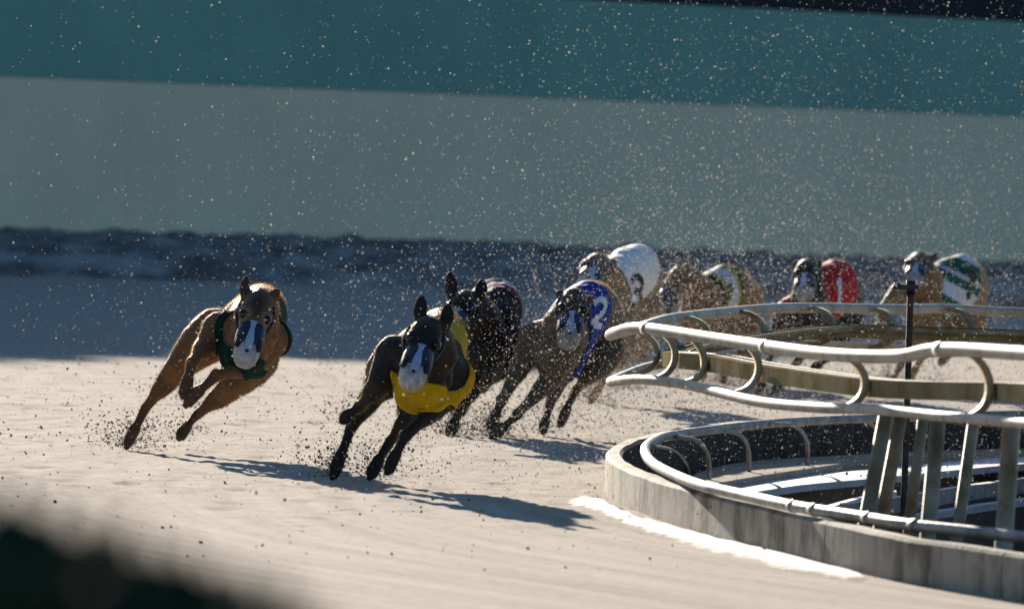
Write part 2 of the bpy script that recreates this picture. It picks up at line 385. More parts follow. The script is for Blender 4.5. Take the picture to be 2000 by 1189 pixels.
tube('top_tube', TOPW, .0155, 'white', hare, sub=1, seg=16)
tube('lower_tube', LOWW, .0125, 'white', hare, sub=1, seg=14)
def nearest(path, px, front=True):
    best = None
    for i, p in enumerate(path):
        d = p-CAM; x = W/2+F*d.dot(RIGHT)/d.dot(fwd)
        fr_ = i < len(path)*(.5 if True else 0)
        if fr_ != front: continue
        e = abs(x-px)
        if best is None or e < best[0]: best = (e, i)
    return best[1]
def tnormal(path, i):
    t = (path[min(i+1, len(path)-1)]-path[max(i-1, 0)]); t.z = 0; t.normalize()
    k = Vector((t.y, -t.x, 0))
    return t, (k if k.x > 0 else -k)
BEAM = []
for px, front in [(2300, 1), (2120, 1), (1985, 1), (1850, 1), (1610, 1), (1425, 1), (1310, 1), (1252, 1), (1225, 0), (1265, 0), (1335, 0), (1440, 0), (1570, 0), (1690, 0), (1850, 0), (2040, 0), (2250, 0)]:
    i = nearest(TOPW, px, bool(front)); a = TOPW[i]
    b = min(LOWW, key=lambda p: abs(p.y-a.y)+.2*abs(p.x-a.x))
    t, k = tnormal(TOPW, i)
    hgt = a.z-b.z; C = []
    for q in range(15):
        w = math.pi*(q/14)
        c = a.lerp(b, .5*(1-math.cos(w)))+k*(.085*math.sin(w)**.8)
        C.append(c)
    # flat strip bracket
    V, Fc = [], []
    for q, c in enumerate(C):
        tt = (C[min(q+1, 14)]-C[max(q-1, 0)]).normalized(); nn = tt.cross(t).normalized()
        for s1, s2 in ((-1, -1), (1, -1), (1, 1), (-1, 1)): V.append(c+t*(.024*s1)+nn*(.006*s2))
    for q in range(14):
        for j in range(4): Fc.append((q*4+j, q*4+(j+1) % 4, (q+1)*4+(j+1) % 4, (q+1)*4+j))
    Fc += [(3, 2, 1, 0), (56, 57, 58, 59)]
    obj('bracket', V, Fc, 'rustwhite', hare)
    BEAM.append(C[8]+k*.012)
# channel beam carried by the brackets
BC = spline(BEAM, 8)
sect = [(0, .020), (.10, .020), (.10, .006), (.088, .006), (.088, .013), (.062, .013), (.062, .019), (.050, .019), (.050, .013), (.014, .013), (.014, -.006), (.0, -.020)]
V, Fc = [], []
for i, p in enumerate(BC):
    t, k = tnormal(BC, i)
    for u, z in sect: V.append(p+k*(u*.9)+Vector((0, 0, z)))
ns = len(sect)
for i in range(len(BC)-1):
    for j in range(ns): Fc.append((i*ns+j, i*ns+(j+1) % ns, (i+1)*ns+(j+1) % ns, (i+1)*ns+j))
obj('channel_beam', V, Fc, 'beam', hare, smooth=False)
for u in (.03, .075):
    tube('cable', [p+tnormal(BC, i)[1]*u+Vector((0, 0, .021)) for i, p in enumerate(BC)], .0025, 'rust', hare, seg=6, sub=1)
# posts
def post(x0, y0, x1, y1, wpx, D, double=False):
    a = at(x0, y0, D); b = at(x1, y1, D-.1); s = F/D
    b = a+(b-a)*((a.z+.6)/(a.z-b.z))
    r = wpx/s/2
    obj('post', *loft([a, a.lerp(b, .5), b], [r]*3, [r]*3, up=Vector((0, 1, 0)), seg=14), 'rustwhite', hare)
post(1731, 806, 1693, 1008, 30, 24.6); post(1760, 808, 1722, 1010, 27, 24.75)
post(1803, 812, 1777, 1015, 22, 24.9); post(1832, 820, 1814, 1020, 31, 24.4); post(1902, 818, 1873, 1022, 24, 24.7); post(1975, 826, 1962, 1036, 36, 23.8)
# rusty pole
D = 27.3
pole = tag(empty('rusty_pole', Vector((at(1772, 990, D).x, D, -.6))), 'thin rusty iron pole with black clamp rising between the white rails', 'pole')
a = at(1779, 552, D); b = at(1768, 900, D); b = a+(b-a)*((a.z+.6)/(a.z-b.z))
tube('shaft', [a, b], .0085, 'rust', pole, sub=1)
s = F/D
c = at(1779, 560, D)
obj('clamp', *boxpts(c+RIGHT*-.008, RIGHT*.028, Vector((0, .012, 0)), UP*.006), 'black', pole, smooth=False)
obj('clamp_bolt', *loft([c+UP*-.02, c+UP*.016], [.012]*2, [.012]*2, up=Vector((0, 1, 0)), seg=10), 'black', pole)
rg = [at(1752, 558, D)+RIGHT*(.008*math.cos(q))+UP*(.007*math.sin(q)) for q in np.linspace(0, 2*math.pi, 13)]
tube('clamp_ring', rg, .003, 'black', pole, sub=1, seg=6)

# ------------------------------------------------------------------ greyhounds
def remesh(parts, voxel=.005, iters=5):
    V, Fc = merge(parts)
    me = bpy.data.meshes.new('tmp'); me.from_pydata([tuple(v) for v in V], [], Fc); me.update()
    bm = bmesh.new(); bm.from_mesh(me); bmesh.ops.recalc_face_normals(bm, faces=bm.faces); bm.to_mesh(me); bm.free()
    o = bpy.data.objects.new('tmp', me); COL.objects.link(o)
    r = o.modifiers.new('r', 'REMESH'); r.mode = 'VOXEL'; r.voxel_size = voxel
    s = o.modifiers.new('s', 'SMOOTH'); s.factor = .5; s.iterations = iters
    dg = bpy.context.evaluated_depsgraph_get(); ev = o.evaluated_get(dg)
    out = bpy.data.meshes.new_from_object(ev)
    bpy.data.objects.remove(o); bpy.data.meshes.remove(me)
    return out
def ballv(c, r, seg=12, rings=8, ax=None):
    c = Vector(c); V, Fc = [], []
    X, Y, Z = ax if ax else (Vector((1, 0, 0)), Vector((0, 1, 0)), Vector((0, 0, 1)))
    rx, ry, rz = r if isinstance(r, tuple) else (r, r, r)
    V.append(c+Z*rz)
    for i in range(1, rings):
        t = math.pi*i/rings
        for k in range(seg):
            a = 2*math.pi*k/seg; V.append(c+X*(rx*math.sin(t)*math.cos(a))+Y*(ry*math.sin(t)*math.sin(a))+Z*(rz*math.cos(t)))
    V.append(c-Z*rz)
    for k in range(seg): Fc.append((0, 1+k, 1+(k+1) % seg))
    for i in range(rings-2):
        for k in range(seg):
            a, b = 1+i*seg+k, 1+i*seg+(k+1) % seg; Fc.append((a, a+seg, b+seg, b))
    L = len(V)-1
    for k in range(seg): Fc.append((L, L-seg+(k+1) % seg, L-seg+k))
    return V, Fc
def chain(P, R, up=None, seg=12):
    """rounded limb: loft plus balls at the ends"""
    up = up or Vector((0.13, .99, .05))
    out = [loft(P, R, R, up=up, seg=seg)]
    out.append(ballv(P[0], R[0])); out.append(ballv(P[-1], R[-1]))
    return out
def coat_mat(name, dark, brindle=0., stripes=45):
    def f(n, b):
        at_ = N(n, 'ShaderNodeAttribute', attribute_name='coat')
        co = coords(n)
        t = N(n, 'ShaderNodeTexNoise', Scale=55, Detail=5, Roughness=.7); n.links.new(co, t.inputs['Vector'])
        w = N(n, 'ShaderNodeTexWave', Scale=stripes, Distortion=14, Detail=4, Detail_Scale=2.4); n.links.new(co, w.inputs['Vector'])
        r1 = ramp(n, [(.25, (.72, .72, .72)), (.75, (1.2, 1.2, 1.2))]); n.links.new(t.outputs[0], r1.inputs[0])
        m1 = N(n, 'ShaderNodeMix', data_type='RGBA', blend_type='MULTIPLY'); m1.inputs[0].default_value = 1
        n.links.new(at_.outputs['Color'], m1.inputs[6]); n.links.new(r1.outputs[0], m1.inputs[7])
        r2 = ramp(n, [(.35, (0, 0, 0)), (.6, (brindle,)*3)]); n.links.new(w.outputs[0], r2.inputs[0])
        m2 = N(n, 'ShaderNodeMix', data_type='RGBA'); n.links.new(r2.outputs[0], m2.inputs[0]); n.links.new(m1.outputs[2], m2.inputs[6]); m2.inputs[7].default_value = (*dark, 1)
        n.links.new(m2.outputs[2], b.inputs['Base Color'])
        b.inputs['Roughness'].default_value = .62; b.inputs['Specular IOR Level'].default_value = .3
        b.inputs['Sheen Weight'].default_value = .35; b.inputs['Sheen Roughness'].default_value = .35; b.inputs['Sheen Tint'].default_value = (1, .85, .6, 1)
        bp = N(n, 'ShaderNodeBump', Strength=.5, Distance=.006); n.links.new(t.outputs[0], bp.inputs['Height']); n.links.new(bp.outputs[0], b.inputs['Normal'])
    return mat(name, f)
def cloth(name, stops):
    """racing jacket: bands along the spine coordinate stored on the mesh"""
    def f(n, b):
        a = N(n, 'ShaderNodeAttribute', attribute_name='band')
        r = ramp(n, stops, 'CONSTANT'); n.links.new(a.outputs['Fac'], r.inputs[0])
        co = coords(n); t = N(n, 'ShaderNodeTexNoise', Scale=40, Detail=4); n.links.new(co, t.inputs['Vector'])
        r1 = ramp(n, [(.3, (.78, .78, .78)), (.7, (1.05, 1.05, 1.05))]); n.links.new(t.outputs[0], r1.inputs[0])
        m1 = N(n, 'ShaderNodeMix', data_type='RGBA', blend_type='MULTIPLY'); m1.inputs[0].default_value = 1
        n.links.new(r.outputs[0], m1.inputs[6]); n.links.new(r1.outputs[0], m1.inputs[7]); n.links.new(m1.outputs[2], b.inputs['Base Color'])
        b.inputs['Roughness'].default_value = .8; b.inputs['Specular IOR Level'].default_value = .15
        bp = N(n, 'ShaderNodeBump', Strength=.35, Distance=.006)
        t3 = N(n, 'ShaderNodeTexNoise', Scale=22, Detail=3); n.links.new(co, t3.inputs['Vector']); n.links.new(t3.outputs[0], bp.inputs['Height']); n.links.new(bp.outputs[0], b.inputs['Normal'])
    return mat(name, f)

DIGITS = {'1': [[(.3, .8), (.55, 1), (.55, 0)]],
          '2': [[(.08, .74), (.2, .93), (.5, 1), (.8, .92), (.88, .72), (.75, .5), (.4, .25), (.08, .04), (.92, .04)]],
          '3': [[(.08, .8), (.25, .96), (.55, 1), (.84, .88), (.86, .68), (.7, .55), (.42, .52), (.74, .47), (.92, .28), (.8, .07), (.5, 0), (.22, .04), (.06, .2)]],
          '7': [[(.06, .97), (.94, .97), (.6, .5), (.42, 0)]],
          '8': [[(.5, .53), (.2, .62), (.14, .8), (.3, .96), (.5, 1), (.7, .96), (.86, .8), (.8, .62), (.5, .53), (.16, .42), (.06, .22), (.2, .05), (.5, 0), (.8, .05), (.94, .22), (.84, .42), (.5, .53)]]}

def build_dog(sp):
    Z = sp.get('zoom', (1, 0, 0)); zs, zx, zy = Z
    def px(p): return (p[0]*zs+zx, p[1]*zs+zy)
    fx, fy = px(sp['foot'])
    Dg = on(fx, fy).y
    lean = math.radians(sp['lean'])
    upv = (RIGHT*math.sin(lean)+UP*math.cos(lean)).normalized()
    K = sp.get('k', 1.0)
    D0 = Dg
    for it in range(4):
        s = F/D0
        def J(p): x, y = px(p); return at(x, y, D0+p[2])
        def limb(P, lens):
            out = [J(P[0])]; w = P[0][2]; prev = px(P[0])
            for p, L in zip(P[1:], lens):
                q = px(p); lat = math.hypot(q[0]-prev[0], q[1]-prev[1])/s; L = L*K
                w += p[2]*math.sqrt(max(0, L*L-lat*lat)); out.append(at(q[0], q[1], D0+w)); prev = q
            return out
        FL = limb(sp['FL'], (.15, .20, .10)); FR = limb(sp['FR'], (.15, .20, .10))
        HL = limb(sp['HL'], (.20, .22, .18)); HR = limb(sp['HR'], (.20, .22, .18))
        st = {'FL': FL, 'FR': FR, 'HL': HL, 'HR': HR}[sp['stance']][-1]
        D0 += Dg-st.y
    parts = []
    # torso
    T = [J(p) for p in sp['torso']]; TW = [p[3]*K*.92 for p in sp['torso']]; TH_ = [p[4]*K*.95 for p in sp['torso']]
    n = 4
    C = spline(T, n)
    def interp(a): return [a[min(i//n, len(a)-1)]+(a[min(i//n+1, len(a)-1)]-a[min(i//n, len(a)-1)])*((i % n)/n) for i in range(len(C))]
    IW, IH = interp(TW), interp(TH_)
    parts.append(loft(C, IW, IH, up=upv, seg=18))
    parts.append(ballv(C[0], min(IW[0], IH[0])*.96)); parts.append(ballv(C[-1], min(IW[-1], IH[-1])*.96))
    prim = []                                # (label, a, b, ra, rb)
    for i in range(len(T)-1): prim.append(('torso', T[i], T[i+1], (TW[i]+TH_[i])/2, (TW[i+1]+TH_[i+1])/2))
    # head
    sk = J(sp['skull']); nq = px(sp['nose']); sq = px(sp['skull'])
    HK = .88*K; HLn = .205*K; lat = math.hypot(nq[0]-sq[0], nq[1]-sq[1])/s
    nose = at(nq[0], nq[1], sk.y+sp['nose'][2]*math.sqrt(max(0, HLn**2-lat**2)))
    ha = (nose-sk).normalized()
    hl = math.radians(sp.get('headlean', sp['lean'])); hup0 = RIGHT*math.sin(hl)+UP*math.cos(hl)
    hs = ha.cross(hup0).normalized(); hu = hs.cross(ha).normalized()
    def hp(t, a=0, b=0): return sk+ha*(t*.200*K)+hs*(a*HK)+hu*(b*HK)
    st_ = [(-.30, .026, .028, 0), (-.16, .044, .042, .002), (.06, .052, .048, .0), (.24, .048, .044, -.003), (.42, .037, .037, -.010), (.60, .029, .031, -.014), (.80, .025, .026, -.016), (.96, .020, .021, -.015), (1.04, .012, .013, -.014)]
    parts.append(loft([hp(t, 0, b) for t, _, _, b in st_], [w*HK for _, w, _, _ in st_], [h*HK for _, _, h, _ in st_], up=hu, seg=16))
    for sg in (-1, 1):
        parts.append(ballv(hp(.20, .030*sg, .012), .022*HK))       # brow and cheek
        parts.append(ballv(hp(.08, .040*sg, -.018), .026*HK))
    # ears
    for e in sp['ears']:
        b_, t_ = px(e[0]), px(e[1]); dy = sk.y+e[2]
        a0 = at(b_[0], b_[1], dy); a1 = at(t_[0], t_[1], dy+.01)
        wd = e[3] if len(e) > 3 else .017
        ax = (a1-a0).normalized(); pts = [a0.lerp(hp(-.05, 0, .02), .5)]+[a0.lerp(a1, q) for q in (0, .35, .7, .95, 1.08)]
        parts.append(loft(pts, [wd*q*K for q in (.8, 1.0, 1.10, .98, .62, .22)], [.011*K, .010*K, .008*K, .007*K, .006*K, .004*K], up=ha, seg=12))
        prim.append(('ear', a0, a1, .012, .010))
    prim.append(('head', sk-ha*.03, hp(.5), .05, .035)); prim.append(('muzzle', hp(.5), nose, .032, .02))
    # neck
    nb = J(sp['neck']); nk_ = hp(-.16, 0, -.01)
    mid = nb.lerp(nk_, .5)+upv*.015
    NP = spline([nb, mid, nk_], 4); R = [.070, .065, .060, .055, .051, .048, .045, .042, .040]
    parts += chain(NP, [r*K for r in R], up=Vector((.1, .2, .95)), seg=14)
    prim.append(('neck', nb, nk_, .07, .046))
    # legs
    bodyc = T[0]
    for nm, Lg in (('FL', FL), ('FR', FR)):
        a, b, c, d = Lg
        P = [a, a.lerp(b, .5), b, b.lerp(c, .3), b.lerp(c, .7), c, c.lerp(d, .45)]
        parts += chain(P, [q*K for q in (.056, .044, .031, .0265, .0165, .0150, .0120)])
        sa = T[0].lerp(T[1], .5)+upv*.03
        parts += chain([sa, sa.lerp(a, .5), a], [.066*K, .062*K, .056*K])
        prim += [('arm', a, b, .058, .036), ('fore', b, c, .034, .021), ('paw', c, d, .02, .024)]
    for nm, Lg in (('HL', HL), ('HR', HR)):
        a, b, c, d = Lg
        P = [a, a.lerp(b, .35), a.lerp(b, .75), b, b.lerp(c, .35), b.lerp(c, .75), c, c.lerp(d, .35), c.lerp(d, .7)]
        parts += chain(P, [q*K for q in (.070, .066, .047, .036, .0285, .0165, .0155, .0115, .0120)])
        prim += [('thigh', a, b, .082, .048), ('shank', b, c, .042, .021), ('paw', c, d, .02, .022)]
    for Lg in (FL, FR, HL, HR):
        c, d = Lg[2], Lg[3]; ax = (d-c).normalized(); sd_ = ax.cross(Vector((0, 1, 0)));
        if sd_.length < .2: sd_ = RIGHT.copy()
        sd_.normalize()
        for q, l in ((-1.5, .8), (-.5, 1), (.5, 1), (1.5, .8)):
            b0 = c.lerp(d, .52)+sd_*(.006*q*K); b1 = c.lerp(d, .52)+(d-c)*.40*l+sd_*(.0068*q*K)
            b2 = b1+ax*(.014*K*l)-Vector((0, .004, .004))
            parts += chain([b0, b0.lerp(b1, .6), b1, b2], [.0075*K, .0082*K, .0080*K, .0058*K], seg=8)
        parts.append(ballv(c.lerp(d, .70), (.0115*K)))
        if Lg in (FL, FR): parts.append(ballv(c+Vector((0, .006, 0)), .0185*K))
    # tail
    if 'tail' in sp:
        P = spline([J(p) for p in sp['tail']], 5); parts += chain(P, [.020*K*(1-.7*i/len(P)) for i in range(len(P))], seg=8)
        prim.append(('tail', P[0], P[-1], .018, .008))
    me = remesh(parts, sp.get('voxel', .0042))
    base = Vector((st.x, st.y, 0))
    root = tag(empty('greyhound', base), sp['label'], 'dog', 'greyhounds racing round the bend')
    nv = len(me.vertices); co = np.zeros(nv*3); me.vertices.foreach_get('co', co); co = co.reshape(-1, 3)
    nr = np.zeros(nv*3); me.vertices.foreach_get('normal', nr); nr = nr.reshape(-1, 3)
    dsp = np.array([.0045*noise.noise((c[0]*13+sp['lean'], c[1]*9, c[2]*13))+.0022*noise.noise((c[0]*34, c[1]*22, c[2]*30)) for c in co])
    co = co+nr*dsp[:, None]; me.vertices.foreach_set('co', co.ravel()); me.update()
    # nearest primitive of every vertex
    best = np.full(nv, 1e9); lab = np.zeros(nv, int); names = []
    par = np.zeros(nv)
    for k, (nm, a, b, ra, rb) in enumerate(prim):
        a_, b_ = np.array(a), np.array(b); d = b_-a_; t = np.clip(((co-a_)@d)/max(1e-9, d@d), 0, 1)
        dist = np.linalg.norm(co-(a_+t[:, None]*d), axis=1)-(ra+(rb-ra)*t)*K
        if nm == 'torso': dist -= sp.get('bias', .012)
        mlt = dist < best; best[mlt] = dist[mlt]; lab[mlt] = k; par[mlt] = t[mlt]
        names.append(nm)
    colr = sp['coat']; cols = np.zeros((nv, 4)); cols[:, 3] = 1
    pal = np.array([colr.get(nm, colr['base']) for nm in names]); cols[:, :3] = pal[lab]
    if 'brow' in colr:
        for sg in (-1, 1):
            for tt, aa, bb, rr in ((.27, .0385, .019, .024), (.40, .034, -.006, .022)):
                dd = np.linalg.norm(co-np.array(hp(tt, aa*sg, bb)), axis=1); cols[dd < rr, :3] = colr['brow']
        for tt, bb in ((.02, .05), (.14, .048), (.26, .044)):
            dd = np.linalg.norm(co-np.array(hp(tt, 0, bb)), axis=1); cols[dd < .016, :3] = np.array(colr['head'])*.45
    # blend colours over the mesh
    ed = np.zeros(len(me.edges)*2, int); me.edges.foreach_get('vertices', ed); ed = ed.reshape(-1, 2)
    deg = np.bincount(ed.ravel(), minlength=nv).astype(float)[:, None]
    c3 = cols[:, :3].copy()
    for _ in range(9):
        acc = np.zeros_like(c3); np.add.at(acc, ed[:, 0], c3[ed[:, 1]]); np.add.at(acc, ed[:, 1], c3[ed[:, 0]]); c3 = .4*c3+.6*acc/np.maximum(deg, 1)
    cols[:, :3] = c3
    ca = me.attributes.new('coat', 'FLOAT_COLOR', 'POINT'); ca.data.foreach_set('color', cols.ravel())
    me.polygons.foreach_set('use_smooth', [True]*len(me.polygons))
    nr = np.zeros(nv*3); me.vertices.foreach_get('normal', nr); nr = nr.reshape(-1, 3)
    polys = [tuple(p.vertices) for p in me.polygons]
    # jacket: the torso's own surface between two stations, lifted off the coat
    if sp.get('jacket'):
        jk = sp['jacket']
        isl = lambda q: np.array([nm == q for nm in names])[lab]
        a_, b_ = np.array(nb), np.array(nk_); d = b_-a_; t = np.clip(((co-a_)@d)/(d@d), -.5, 1)
        nd = np.linalg.norm(co-(a_+t[:, None]*d), axis=1)
        istorso = isl('torso') | ((isl('arm') | isl('neck')) & (nd < jk.get('neckgap', .0)+jk.get('strap', .045)))
        axis = np.array(T[jk['to']])-np.array(T[jk['from']])
        # distance along the torso measured from station 0
        L = [0]
        for i in range(len(T)-1): L.append(L[-1]+(T[i+1]-T[i]).length)
        along = np.full(nv, 0.); bd = np.full(nv, 1e9)
        for i in range(len(T)-1):
            a_, b_ = np.array(T[i]), np.array(T[i+1]); d = b_-a_; t = ((co-a_)@d)/(d@d)
            if i > 0: t = np.maximum(t, 0)
            if i < len(T)-2: t = np.minimum(t, 1)
            dist = np.linalg.norm(co-(a_+t[:, None]*d), axis=1); q = dist < bd
            bd[q] = dist[q]; along[q] = L[i]+t[q]*(L[i+1]-L[i])
        lo, hi = jk['range']
        upn = np.array(upv); hgt = (co-np.array(T[1]))@upn
        keep = istorso & (along > lo) & (along < hi+jk.get('rake', 0)*hgt)
        if 'neckgap' in jk:
            a_, b_ = np.array(nb), np.array(nk_); d = b_-a_; t = np.clip(((co-a_)@d)/(d@d), -.5, 1)
            keep &= np.linalg.norm(co-(a_+t[:, None]*d), axis=1) > jk['neckgap']
        if 'cutside' in jk:
            sv = np.array(RIGHT*math.cos(lean)-UP*math.sin(lean)); rel = co-np.array(T[0])
            keep &= ~((rel@sv < jk['cutside'][0]) & (rel@upn > jk['cutside'][1]) & (along < .2))
        # smooth the mask, so the hem runs cleanly
        kf = keep.astype(float)[:, None]
        for _ in range(10):
            acc = np.zeros_like(kf); np.add.at(acc, ed[:, 0], kf[ed[:, 1]]); np.add.at(acc, ed[:, 1], kf[ed[:, 0]]); kf = .4*kf+.6*acc/np.maximum(deg, 1)
        keep = kf[:, 0] > .5
        fs = [p for p in polys if all(keep[v] for v in p)]
        used = sorted({v for p in fs for v in p}); mp = {v: i for i, v in enumerate(used)}
        cnt = {}
        for p in fs:
            for a_, b_ in zip(p, p[1:]+p[:1]): cnt[(min(a_, b_), max(a_, b_))] = cnt.get((min(a_, b_), max(a_, b_)), 0)+1
        nbv = {}
        for (a_, b_), c_ in cnt.items():
            if c_ == 1: nbv.setdefault(a_, []).append(b_); nbv.setdefault(b_, []).append(a_)
        cj = {v: co[v].copy() for v in used}
        for _ in range(12):
            new = {v: .5*cj[v]+.5*np.mean([cj[w] for w in ws], axis=0) for v, ws in nbv.items()}
            cj.update(new)
        JV = [Vector(cj[v]+nr[v]*(.005+.004*abs(noise.noise((cj[v][0]*16, cj[v][1]*7, cj[v][2]*16+sp['lean']))))) for v in used]; JF = [tuple(mp[v] for v in p) for p in fs]
        jo = obj('jacket', JV, JF, jk['mat'], root)
        at2 = jo.data.attributes.new('band', 'FLOAT', 'POINT')
        sx = np.array([cj[v] for v in used])
        if 'bandaxis' in jk:
            a_ = np.array(RIGHT*jk['bandaxis'][0]+UP*jk['bandaxis'][1]); bv = (sx-np.array(T[1]))@a_/jk['bandaxis'][2]; bv = bv-np.floor(bv)
        else: bv = (along[used]-lo)/(hi-lo)
        at2.data.foreach_set('value', np.clip(bv, 0, .999))
        sm = jo.modifiers.new('thickness', 'SOLIDIFY'); sm.thickness = .004; sm.offset = -1
        if jk.get('digit'):
            dg, cx, cy, wpx, hpx, slant, rot, material = jk['digit']
            bvh = BVHTree.FromPolygons(JV, JF)
            cx, cy = px((cx, cy)); wpx *= zs; hpx *= zs
            allp = []
            for stroke in DIGITS[dg]:
                pts = spline([Vector((x-.5, y-.5, 0)) for x, y in stroke], 5) if dg not in '17' else [Vector((stroke[i][0]-.5, stroke[i][1]-.5, 0)).lerp(Vector((stroke[i+1][0]-.5, stroke[i+1][1]-.5, 0)), q/8) for i in range(len(stroke)-1) for q in range(8)]+[Vector((stroke[-1][0]-.5, stroke[-1][1]-.5, 0))]
                VV, FF, ok = [], [], []
                for i, p in enumerate(pts):
                    t = (pts[min(i+1, len(pts)-1)]-pts[max(i-1, 0)]).normalized(); nn = Vector((-t.y, t.x, 0))
                    row = []
                    for q in (-1, -.33, .33, 1):
                        u = p+nn*(q*.115); X = u.x*wpx+u.y*hpx*slant; Y = -u.y*hpx
                        X, Y = X*math.cos(rot)-Y*math.sin(rot), X*math.sin(rot)+Y*math.cos(rot)
                        d = ray(cx+X, cy+Y).normalized(); h = bvh.ray_cast(CAM+d*20, d, 60)
                        row.append(None if h[0] is None else h[0]-d*.002+(h[1]*(.003 if h[1].dot(d) < 0 else -.003)))
                    VV.append(row)
                fl, ff, idx = [], [], {}
                for i in range(len(VV)-1):
                    for k in range(3):
                        q = [(i, k), (i, k+1), (i+1, k+1), (i+1, k)]
                        if any(VV[a_][b_] is None for a_, b_ in q): continue
                        for z in q:
                            if z not in idx: idx[z] = len(fl); fl.append(VV[z[0]][z[1]])
                        ff.append(tuple(idx[z] for z in q))
                allp.append((fl, ff))
            NV, NF = merge(allp)
            if NF: obj('numeral', NV, NF, material, jo, smooth=False)
    me.transform(Matrix.Translation(-base)); me.materials.clear(); me.materials.append(sp['mat']); me.name = 'body'
    bo = bpy.data.objects.new('body', me); COL.objects.link(bo); bo.parent = root
    # short fur standing off the coat
    fr_ = np.random.RandomState(int(base.x*1000) % 9999); nf = sp.get('hairs', 9000)
    pick = fr_.randint(0, nv, nf); HV = np.zeros((nf, 3, 3)); p0 = co[pick]; n0 = nr[pick]
    back = np.array([.10, 1.0, -.12])[None, :]+fr_.normal(0, .25, (nf, 3)); dr = n0*.62+back*.55; dr /= np.linalg.norm(dr, axis=1)[:, None]
    sdv = np.cross(dr, n0+.3*fr_.normal(0, 1, (nf, 3))); sdv /= np.maximum(1e-6, np.linalg.norm(sdv, axis=1))[:, None]
    ln = fr_.uniform(.004, .011, nf)[:, None]
    HV[:, 0] = p0-n0*.002+sdv*.0007; HV[:, 1] = p0-n0*.002-sdv*.0007; HV[:, 2] = p0+dr*ln
    hm = bpy.data.meshes.new('fur'); hm.from_pydata((HV.reshape(-1, 3)-np.array(base)).tolist(), [], np.arange(nf*3).reshape(-1, 3).tolist()); hm.update()
    hc = np.repeat(cols[pick], 3, axis=0); ha_ = hm.attributes.new('coat', 'FLOAT_COLOR', 'POINT'); ha_.data.foreach_set('color', hc.ravel())
    hm.materials.append(FURM); ho = bpy.data.objects.new('fur', hm); COL.objects.link(ho); ho.parent = bo; ho['kind'] = 'stuff'
    # eyes
    for sg in (-1, 1):
        v, f = ballv(hp(.27, .0385*sg, .019), .0138*K); obj('eye', v, f, 'eye', root)
    # muzzle guard
    g1 = [(.44, .041, .040), (.56, .043, .042), (.72, .043, .041), (.86, .041, .039)]
    mz = obj('muzzle', *loft([hp(t, 0, -.012) for t, _, _ in g1], [w*HK for _, w, _ in g1], [h*HK for _, _, h in g1], up=hu, seg=24, cap=False, power=.72), 'basket', root)
    mz.modifiers.new('thickness', 'SOLIDIFY').thickness = .003
    g2 = [(.66, .0440, .0425), (.80, .0445, .0425), (.91, .0400, .0385), (1.00, .0345, .033), (1.08, .027, .025), (1.12, .018, .016), (1.13, .007, .006)]
    obj('muzzle_cup', *loft([hp(t, 0, -.013) for t, _, _ in g2], [w*HK for _, w, _ in g2], [h*HK for _, _, h in g2], up=hu, seg=24, power=.72), sp.get('cup', 'cup'), mz)
    V, Fc = [], []
    for i, (t, hh) in enumerate([(.40, .0315), (.55, .0335), (.70, .0335), (.86, .0325), (.95, .0290), (.97, .0275)]):
        for q in (-1, -.5, 0, .5, 1): V.append(hp(t, .013*q, hh-.0022*q*q))
        for q in (1, .5, 0, -.5, -1): V.append(hp(t, .013*q, hh-.0022*q*q-.003))
    for i in range(5):
        for k in range(10): Fc.append((i*10+k, i*10+(k+1) % 10, (i+1)*10+(k+1) % 10, (i+1)*10+k))
    Fc += [tuple(range(9, -1, -1)), tuple(50+k for k in range(10))]
    obj('muzzle_strip', V, Fc, 'stripblue', mz, smooth=False)
    for sg in (-1, 1):
        a0 = math.radians(46 if sg > 0 else 134)
        v, f = ballv(hp(.80, .0475*math.cos(a0), -.013+.0450*math.sin(a0)), (.0055*HK, .0125*HK, .036*HK), 12, 8, (hs*math.cos(a0)+hu*math.sin(a0), -hs*math.sin(a0)+hu*math.cos(a0), ha)); obj('vent', v, f, 'hole', mz)
    v, f = ballv(hp(1.07, 0, -.012), (.020*HK, .003*HK, .012*HK), 12, 6, (hs, hu, ha)); obj('vent', v, f, 'hole', mz)
    v, f = ballv(hp(.99, 0, .0215), (.006*HK, .004*HK, .006*HK), 10, 6, (hs, hu, ha)); obj('vent', v, f, 'hole', mz)
    # strap from the guard round the back of the head
    sp_ = []
    for q in np.linspace(-2.3, 2.3, 15):
        sp_.append(hp(.46-.50*(abs(q)/2.3), .046*math.sin(q*.68) if False else .052*math.copysign(min(1, abs(q)/1.1), q)*(1 if abs(q) < 1.4 else 1), -.012))
    for sg in (-1, 1):
        tube('strap', [hp(.46, .043*sg, -.01), hp(.28, .053*sg, -.012), hp(.08, .060*sg, -.012), hp(-.1, .052*sg, .0)], .004*K, 'basket', mz, seg=6, sub=4)
    return root

def fur_nodes(n, b):
    n.nodes.remove(b); out = n.nodes['Material Output']; a = N(n, 'ShaderNodeAttribute', attribute_name='coat')
    mx = N(n, 'ShaderNodeMix', data_type='RGBA'); mx.inputs[0].default_value = .07; mx.inputs[7].default_value = (.80, .58, .30, 1); n.links.new(a.outputs['Color'], mx.inputs[6])
    d = N(n, 'ShaderNodeBsdfDiffuse'); t = N(n, 'ShaderNodeBsdfTranslucent'); x = N(n, 'ShaderNodeMixShader'); x.inputs[0].default_value = .72
    for q in (d, t): n.links.new(mx.outputs[2], q.inputs[0])
    n.links.new(d.outputs[0], x.inputs[1]); n.links.new(t.outputs[0], x.inputs[2]); n.links.new(x.outputs[0], out.inputs[0])
FURM = mat('short_fur', fur_nodes)
FAWN = coat_mat('fawn_brindle_coat', (.045, .022, .010), .30, 30)
DARKB = coat_mat('dark_brindle_coat', (.012, .008, .006), .6, 45)
